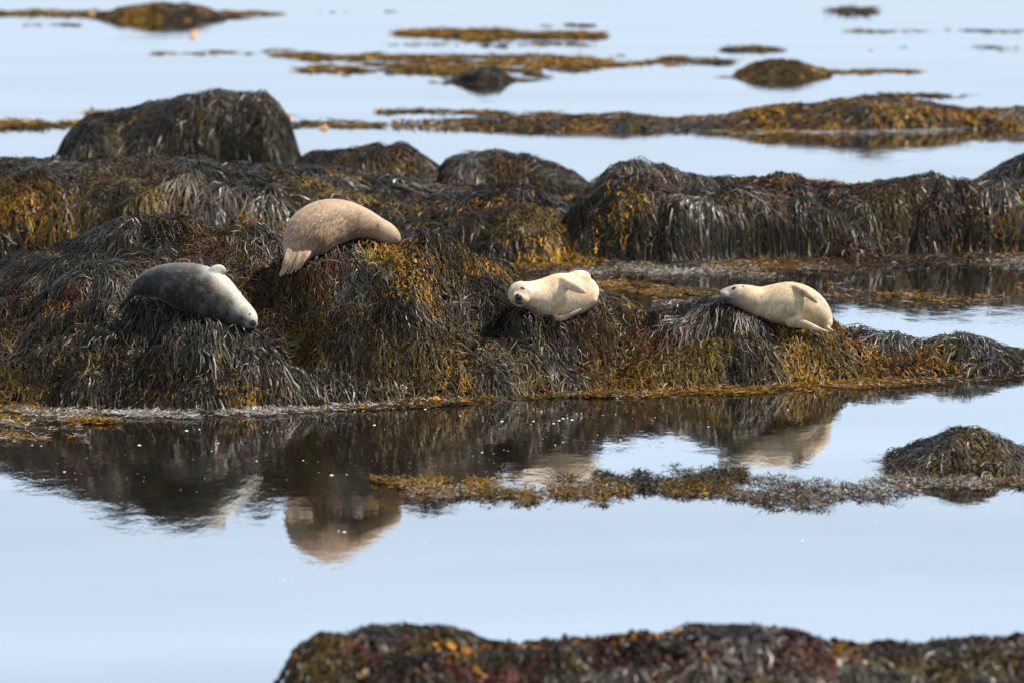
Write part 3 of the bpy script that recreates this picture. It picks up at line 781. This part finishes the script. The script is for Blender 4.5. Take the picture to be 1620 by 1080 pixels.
def ell_mesh(name, r, m_):
    n, m = 14, 8
    V = [(0, 0, r[2])]
    for j in range(1, m):
        for i in range(n):
            V.append((r[0] * math.sin(math.pi * j / m) * math.cos(2 * math.pi * i / n), r[1] * math.sin(math.pi * j / m) * math.sin(2 * math.pi * i / n), r[2] * math.cos(math.pi * j / m)))
    V.append((0, 0, -r[2])); last = len(V) - 1
    Fc = [(0, 1 + i, 1 + (i + 1) % n) for i in range(n)]
    for j in range(m - 2):
        for i in range(n):
            a = 1 + j * n + i; b = 1 + j * n + (i + 1) % n
            Fc.append((a, a + n, b + n, b))
    Fc += [(last, last - n + (i + 1) % n, last - n + i) for i in range(n)]
    me = bpy.data.meshes.new(name); me.from_pydata(V, [], Fc)
    me.polygons.foreach_set('use_smooth', np.ones(len(Fc), bool)); me.materials.append(m_); me.update()
    return me

from mathutils.bvhtree import BVHTree
def build_seal(key, label, shell, coat, marks, voxel=0.0145, smooth=6):
    d = SEAL_DATA[key]; yw = d['yw']
    shell.loft(d['P'], d['R'], d.get('depth', 0.95), 36)
    base = d['P'].mean(axis=0); base[2] = d['P'][:, 2].min() - d['R'].max() * 0.8
    me = bpy.data.meshes.new('body'); me.from_pydata(shell.v, [], shell.f); me.update()
    tmp = bpy.data.objects.new('body', me); COL.objects.link(tmp)
    r = tmp.modifiers.new('r', 'REMESH'); r.mode = 'VOXEL'; r.voxel_size = voxel; r.use_smooth_shade = True
    sm = tmp.modifiers.new('s', 'SMOOTH'); sm.iterations = smooth; sm.factor = 0.5
    dg = bpy.context.evaluated_depsgraph_get()
    body = bpy.data.meshes.new_from_object(tmp.evaluated_get(dg))
    bpy.data.objects.remove(tmp)
    nv = len(body.vertices); co = np.zeros(nv * 3, np.float32); body.vertices.foreach_get('co', co); co = co.reshape(-1, 3).astype(float)
    bvh = BVHTree.FromPolygons([Vector(c) for c in co], [tuple(p.vertices) for p in body.polygons])
    px, py = proj(co[:, 0], co[:, 1], co[:, 2])
    c3 = np.clip(coat(px, py, co), 0.004, 0.85)
    ca = body.attributes.new('Col', 'FLOAT_COLOR', 'POINT'); c4 = np.ones((nv, 4), np.float32); c4[:, :3] = c3
    ca.data.foreach_set('color', c4.ravel())
    co -= base; body.vertices.foreach_set('co', co.astype(np.float32).ravel())
    body.materials.clear(); body.materials.append(M_SEAL); body.name = 'seal_body'
    body.polygons.foreach_set('use_smooth', np.ones(len(body.polygons), bool)); body.update()
    root = empty('seal', base); tag(root, label, 'seal', 'seals hauled out on the weedy ridge')
    link(bpy.data.objects.new('body', body), root)
    for (nm, mx, my, rx, rz, tilt) in marks:                 # eyes, nose, ear openings set into the skin
        a, b, c = ray(mx, my)
        hit = bvh.ray_cast(Vector((0, 0, H)), Vector((float(a), float(b), float(c))).normalized())
        if hit[0] is None: continue
        S = scale_at(hit[0].y)
        o = bpy.data.objects.new(nm, ell_mesh(nm, (rx / S, min(rx, rz) / S * 0.7, rz / S), M_DARK))
        q = hit[1].to_track_quat('-Y', 'Z'); q = Vector((0, -1, 0)).rotation_difference(hit[1])
        o.rotation_mode = 'QUATERNION'
        from mathutils import Quaternion
        o.rotation_quaternion = q @ Quaternion((0, -1, 0), math.radians(tilt))
        o.location = hit[0] - Vector(base) + hit[1] * (0.0006)
        link(o, root)
    return root

def mixc(a, b, t):
    return np.asarray(a)[None] * (1 - t[:, None]) + np.asarray(b)[None] * t[:, None] if np.ndim(a) == 1 else a * (1 - t[:, None]) + np.asarray(b)[None] * t[:, None]
def blot(px, py, x, y, rx, ry=None):
    ry = ry or rx
    return np.exp(-((px - x) / rx) ** 2 - ((py - y) / ry) ** 2)

# --- dark seal at left, head down to the right
sA = Shell(); yA = 628
sA.chain([(334, 434, 9, -.12), (342, 428, 9.5, -.10), (350, 427, 8, -.08), (356, 431, 4, -.08)], yA, 0.55)
sA.chain([(372, 468, 6, .08), (379, 465, 4.5, .06), (382, 465, 2.5, .06)], yA, 0.6)
for q in (-2.5, 0, 2.5):
    sA.chain([(214, 459 + q, 6, .10), (204, 470 + q, 3.6, .08 + q * .01), (195, 481 + q, 2.8, .06 + q * .015), (187, 491 + q, 1.6, .05 + q * .02)], yA, 0.8, 3, 10)
sA.blob(394, 507, 13, -.22, yA); sA.blob(400, 511.5, 8.5, -.27, yA); sA.blob(393, 513, 7, -.27, yA)
def coatA(px, py, co):
    n = fbm(co[:, 0] * 9, co[:, 2] * 9 + co[:, 1] * 7, 3, 3); sp = vnoise(co[:, 0] * 47 + co[:, 2] * 20, co[:, 2] * 47 + co[:, 1] * 30 - co[:, 0] * 20, 6)
    c = mixc((0.015, 0.0125, 0.010), (0.070, 0.060, 0.046), sstep(0.4, 0.75, n))
    c = mixc(c, (0.15, 0.138, 0.11), 0.45 * sstep(436, 416, py + 8 * (n - .5)) * sstep(235, 260, px))  # paler top of the back: rim light painted into the coat
    c = mixc(c, (0.22, 0.20, 0.16), 0.28 * sstep(0.66, 0.92, sp))
    # pale belly, throat and face on the upper right side
    u = (px - 318) * 0.72 + (py - 462) * -0.70
    pale = sstep(14, 40, u + 14 * (n - .5)) * sstep(300, 345, px + 6 * (n - .5))
    pale = np.maximum(pale, sstep(350, 405, px - 0.55 * (py - 490) + 22 * (n - .5)) * 0.8)
    pale = np.maximum(pale, 0.8 * blot(px, py, 346, 428, 16, 10))
    c = mixc(c, (0.52, 0.46, 0.36), np.clip(pale, 0, 1))
    c = mixc(c, (0.30, 0.19, 0.10), 0.5 * blot(px, py, 342, 452, 9, 9))
    c = mixc(c, (0.05, 0.045, 0.042), 0.8 * blot(px, py, 399, 512, 7, 7)); c = mixc(c, (0.06, 0.055, 0.05), 0.6 * blot(px, py, 383, 507, 8, 6))
    return c
build_seal('A', 'dark grey seal lying head down to the right on the ridge, leftmost of the four', sA, coatA,
           [('eye', 382, 503.5, 4.2, 2.2, 25), ('eye', 395.5, 497.5, 2.2, 1.6, 30), ('nose', 400.5, 511, 5.4, 4.6, 30)])

# --- tan seal seen from behind, hind flippers to the camera
sB = Shell(); yB = 601
for (x0, y0, x1, y1, w) in ((459, 399, 442, 437, 3.3), (461, 401, 445, 438, 2.8), (463, 402, 449, 436, 2.8), (465, 402, 452, 431, 3.0),
                            (473, 402, 455, 435, 3.2), (477, 404, 460, 434, 3.0), (481, 405, 467, 431, 3.0), (486, 404, 474, 426, 3.4)):
    sB.chain([(x0 + 5, y0 - 12, w * 1.5, -.40), (x0, y0, w * 1.25, -.53), ((x0 + x1) / 2, (y0 + y1) / 2 - 1, w * .85, -.60), (x1, y1, w * .5, -.60)], yB, 0.8, 4, 10)
sB.blob(494, 384, 24, -.20, yB); sB.blob(480, 396, 18, -.34, yB)
sB.chain([(462, 386, 7, -.44), (452, 411, 4.0, -.60), (446, 430, 2.2, -.6)], yB, 0.6); sB.chain([(486, 388, 8, -.40), (479, 412, 4.5, -.58), (472, 426, 2.2, -.6)], yB, 0.6)
def coatB(px, py, co):
    n = fbm(co[:, 0] * 5, co[:, 2] * 5 + co[:, 1] * 5, 9, 3)
    st = fbm((co[:, 0] * 0.6 + co[:, 2] * 0.8) * 26, (co[:, 2] * 0.6 - co[:, 0] * 0.8) * 75 + co[:, 1] * 20, 12, 2)
    c = mixc((0.37, 0.235, 0.13), (0.46, 0.315, 0.19), sstep(.3, .7, n))
    mot = sstep(0.32, 0.55, 0.55 * st + 0.45 * n) * np.clip(blot(px, py, 500, 372, 52, 42) + blot(px, py, 550, 360, 34, 25), 0, 1)
    c = mixc(c, (0.15, 0.085, 0.05), 0.95 * mot)
    fl = sstep(404, 412, py) * sstep(492, 484, px) * sstep(0, 6, py - 0.35 * (480 - px) - 396)
    c = mixc(c, (0.13, 0.075, 0.045), 0.75 * fl * sstep(0.35, 0.9, np.sin((px + 0.55 * py) * 1.35 + 2 * n)))  # dark lines between the digits, shade painted into the coat
    tt = np.clip((py - 402) / 32, 0, 1); gap_shade = np.exp(-((px - (471 - 14 * tt)) / 1.8) ** 2) * sstep(398, 406, py)  # dark line painted in for the shaded gap between both flippers
    c = mixc(c, (0.06, 0.035, 0.022), 0.85 * gap_shade)
    c = mixc(c, (0.15, 0.075, 0.06), 0.7 * blot(px, py, 568, 344, 4, 9)); c = mixc(c, (0.14, 0.08, 0.045), 0.75 * blot(px, py, 598, 359, 4, 7))
    c = mixc(c, (0.16, 0.09, 0.05), 0.7 * blot(px, py, 463, 402, 5, 9)); c = mixc(c, (0.20, 0.11, 0.06), 0.7 * blot(px, py, 482, 406, 6, 6))
    return c
build_seal('B', 'tan mottled seal arched on the ridge top, seen from behind with hind flippers nearest', sB, coatB, [('ear', 598, 357, 1.3, 1.6, 0)], voxel=0.0105, smooth=3)

# --- cream seal facing the camera
sC = Shell(); yC = 604
sC.blob(824, 465.5, 21, -.24, yC, 1, .9, 1); sC.blob(818, 471, 9.5, -.385, yC, 1, 1, .85); sC.blob(828, 474, 9.5, -.375, yC, 1, 1, .85); sC.blob(822, 479, 8, -.35, yC)
sC.chain([(886, 444, 7, -.10), (896, 449, 8, -.205), (908, 454.5, 7.5, -.25), (920, 460, 5.5, -.27), (927, 464, 2.6, -.27)], yC, 0.55)
sC.chain([(876, 505, 5, -.12), (890, 504, 5, -.25), (906, 497, 4, -.30), (919, 489, 2.2, -.31)], yC, 0.7)
sC.chain([(896, 458, 22, .10), (910, 450, 21, .11), (920, 446.5, 19.5, .12), (927, 449, 16, .13)], yC); sC.chain([(924, 454, 20, .12), (930, 466, 16.5, .10), (935, 480, 11, .06)], yC)
def coatC(px, py, co):
    n = fbm(co[:, 0] * 6, co[:, 2] * 6 + co[:, 1] * 6, 15, 3)
    c = mixc((0.66, 0.45, 0.26), (0.74, 0.56, 0.375), sstep(.3, .7, n))
    n2 = fbm(co[:, 0] * 14, co[:, 2] * 14 + co[:, 1] * 10, 17, 3)
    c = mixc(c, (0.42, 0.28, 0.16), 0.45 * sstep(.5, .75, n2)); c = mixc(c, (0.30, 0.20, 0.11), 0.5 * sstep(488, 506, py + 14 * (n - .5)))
    c = mixc(c, (0.50, 0.33, 0.16), 0.55 * np.clip(blot(px, py, 930, 440, 10, 12) + blot(px, py, 930, 474, 12, 12), 0, 1) * sstep(.3, .6, n))
    c = mixc(c, (0.45, 0.32, 0.22), 0.5 * blot(px, py, 826, 452, 9, 6)); c = mixc(c, (0.40, 0.28, 0.19), 0.6 * blot(px, py, 812, 464, 5, 6))
    c = mixc(c, (0.05, 0.045, 0.045), 0.97 * np.clip(1.6 * blot(px, py, 820.5, 472.5, 6, 6.5), 0, 1)); c = mixc(c, (0.06, 0.05, 0.045), 0.85 * blot(px, py, 822, 480, 6, 3.2))
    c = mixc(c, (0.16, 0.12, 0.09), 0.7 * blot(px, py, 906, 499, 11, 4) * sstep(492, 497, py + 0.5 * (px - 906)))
    c = mixc(c, (0.60, 0.46, 0.42), 0.6 * blot(px, py, 915, 457, 12, 6))
    return c
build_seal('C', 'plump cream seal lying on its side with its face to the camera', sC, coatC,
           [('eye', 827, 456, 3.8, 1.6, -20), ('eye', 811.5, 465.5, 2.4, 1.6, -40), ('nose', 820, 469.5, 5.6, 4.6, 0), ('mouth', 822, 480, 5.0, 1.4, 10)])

# --- cream seal in profile at right
sD = Shell(); yD = 594
sD.blob(1146, 467, 8, -.17, yD, 1.1, 1, .9); sD.blob(1148, 471, 7, -.15, yD, 1.2, 1, .8); sD.blob(1166, 464, 14, -.1, yD, 1.1, 1, 1)
sD.chain([(1252, 453, 4, -.08), (1262, 457, 5.2, -.16), (1276, 465.5, 5.4, -.215), (1287, 474, 4.2, -.24), (1293.5, 480, 2, -.24)], yD, 0.7)
sD.chain([(1246, 510, 8, -.16), (1262, 511, 9, -.24), (1280, 515.5, 6.5, -.27), (1298, 522, 4, -.27), (1311, 525, 2.2, -.26)], yD, 0.6)
sD.chain([(1292, 498, 22, .08), (1304, 508, 14, .08), (1309, 516, 9, .04)], yD)
sD.chain([(1302, 512, 9, .06), (1308, 520, 6, .0), (1318, 524, 2.5, -.05)], yD, .6)
def coatD(px, py, co):
    n = fbm(co[:, 0] * 6, co[:, 2] * 6 + co[:, 1] * 6, 25, 3)
    c = mixc((0.56, 0.40, 0.215), (0.67, 0.515, 0.32), sstep(.3, .7, n))
    n2 = fbm(co[:, 0] * 14, co[:, 2] * 14 + co[:, 1] * 10, 27, 3)
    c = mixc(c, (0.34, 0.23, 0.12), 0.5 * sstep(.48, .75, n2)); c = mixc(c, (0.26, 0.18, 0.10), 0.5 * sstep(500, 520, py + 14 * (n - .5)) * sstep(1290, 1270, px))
    c = mixc(c, (0.28, 0.235, 0.18), 0.85 * sstep(1190, 1150, px)); c = mixc(c, (0.22, 0.17, 0.12), 0.6 * sstep(1200, 1150, px) * sstep(462, 482, py))  # greyer head; its lower half darkened, shade painted into the coat
    c = mixc(c, (0.25, 0.17, 0.12), 0.45 * blot(px, py, 1195, 472, 9, 7) * sstep(.35, .65, n))
    c = mixc(c, (0.45, 0.28, 0.16), 0.5 * blot(px, py, 1290, 492, 14, 6)); c = mixc(c, (0.28, 0.20, 0.15), 0.7 * blot(px, py, 1148, 470, 9, 5))
    c = mixc(c, (0.07, 0.058, 0.05), 0.9 * blot(px, py, 1136.5, 464.5, 5, 6.5)); c = mixc(c, (0.10, 0.08, 0.06), 0.8 * blot(px, py, 1152, 473.5, 9, 1.6))
    c = mixc(c, (0.24, 0.17, 0.13), 0.8 * np.clip(blot(px, py, 1270, 462, 8, 5) + blot(px, py, 1286, 474, 8, 5), 0, 1))
    return c
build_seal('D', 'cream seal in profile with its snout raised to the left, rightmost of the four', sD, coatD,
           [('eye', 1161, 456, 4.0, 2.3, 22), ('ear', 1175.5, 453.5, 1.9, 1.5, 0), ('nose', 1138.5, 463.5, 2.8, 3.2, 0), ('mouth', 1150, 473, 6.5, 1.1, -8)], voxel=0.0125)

# ------------------------------------------------------------------ orange kelp blades
def kelp_material():
    m, n, l, p = mat('orange_kelp')
    p.inputs['Base Color'].default_value = (0.62, 0.25, 0.012, 1); p.inputs['Roughness'].default_value = 0.6
    p.inputs['Specular IOR Level'].default_value = 0.15
    return m
M_KELP = kelp_material()
def kelp(label, px, py, w, h):
    X, Y = gpt(px, py); S = scale_at(Y)
    U, Vn = 12, 6; V = []; ph = rng.random() * 6
    for i in range(U + 1):
        for j in range(Vn + 1):
            u = i / U * 2 - 1; v = j / Vn * 2 - 1
            wd = math.sqrt(max(0.02, 1 - u * u))
            V.append((u * w / S / 2, v * wd * w / S * 0.25, 0.01 + (1 - u * u) * (h / S) * (0.7 + 0.3 * math.sin(3 * u + ph)) * (0.75 + 0.25 * math.sin(5 * v + ph)) * (1 - 0.6 * v * v)))
    idx = np.arange(len(V)).reshape(U + 1, Vn + 1)
    Q = np.stack([idx[:-1, :-1], idx[1:, :-1], idx[1:, 1:], idx[:-1, 1:]], -1).reshape(-1, 4)
    o = bpy.data.objects.new('kelp_blade', mesh_from('kelp_blade', np.array(V), Q, M_KELP)); o.location = (float(X), float(Y), 0)
    tag(link(o), label, 'kelp', 'orange kelp blades on the water')
kelp('orange kelp blade at the waterline below the seal ridge, near the middle', 686, 636, 34, 10)
kelp('orange kelp blade alone in the far water at upper left', 306, 56, 17, 10)
kelp('orange kelp blade touching the right shoulder of the big dark dome', 457, 191, 18, 9)
kelp('orange kelp blade on the weed line right of the big dark dome', 511, 204, 18, 9)
kelp('small orange kelp blade left of the farthest weedy hump', 145, 24, 16, 6)
kelp('small orange kelp blade between the dome and the long far bank', 596, 176, 16, 5)

# ------------------------------------------------------------------ foam flecks
def foam():
    m, n, l, p = mat('foam'); p.inputs['Base Color'].default_value = (0.8, 0.8, 0.8, 1); p.inputs['Roughness'].default_value = 0.6
    zones = [(0, 1100, 655, 760, 240), (430, 1250, 640, 720, 70), (100, 700, 740, 860, 40), (0, 1620, 860, 980, 10), (900, 1500, 760, 860, 12)]
    Vs, Qs, o = [], [], 0
    n = 8
    for (a, b, c, d, k) in zones:
        for _ in range(k):
            px = rng.uniform(a, b); py = c + (d - c) * rng.random() ** 1.3
            if fbm(px / 90., py / 18., 77, 2) < 0.42: continue
            X, Y = gpt(px, py); r = 0.0035 + 0.018 * rng.random() ** 6
            ring = [(X + r * math.cos(t) * rng.uniform(.8, 1.2) , Y + 1.5 * r * math.sin(t), 0.002) for t in np.linspace(0, 2 * np.pi, n, endpoint=False)]
            top = [(X + .6 * r * math.cos(t), Y + .9 * r * math.sin(t), 0.002 + r * .15) for t in np.linspace(0, 2 * np.pi, n, endpoint=False)]
            Vs += ring + top
            Qs += [(o + i, o + (i + 1) % n, o + n + (i + 1) % n, o + n + i) for i in range(n)]
            Qs += [(o + n, o + n + 1, o + n + 2, o + n + 3), (o + n, o + n + 3, o + n + 4, o + n + 7), (o + n + 4, o + n + 5, o + n + 6, o + n + 7)]
            o += 2 * n
    ob = bpy.data.objects.new('foam_flecks', mesh_from('foam_flecks', np.array(Vs), np.array(Qs), m))
    tag(link(ob), 'tiny white foam flecks scattered on the dark reflection below the ridge', 'foam', kind='stuff')
foam()

for (a_, b_, c_, lab) in ((600, 1000, (66, 76), 'thin wisps of weed between the two far middle banks'), (1080, 1160, (92, 112), 'loose weed flecks off the right end of the far middle bank'),
                          (40, 160, (36, 44), 'faint dark weed streak under the top left corner'), (860, 960, (38, 44), 'faint weed fleck right of the highest shoal'), (450, 640, (14, 24), 'faint far weed streaks near the top, left of middle'),
                          (1400, 1560, (146, 156), 'thin weed stalks above the right end of the far ochre bank'), (440, 560, (180, 188), 'dark weed flecks beside the orange kelp right of the dome'), (1340, 1620, (44, 56), 'faint weed flecks high on the right')):
    float_mat(lab, [(a_, c_[0] + 3, c_[1] - 3), ((a_ + b_) / 2, c_[0], c_[1]), (b_, c_[0] + 3, c_[1] - 3)], 260, dict(olive=1, dark=1, ochre=.9), wid=0.035, L=(.2, .5), up=0.1, thr=0.50, ns=0.35, seed=int(a_) % 97 + 100)
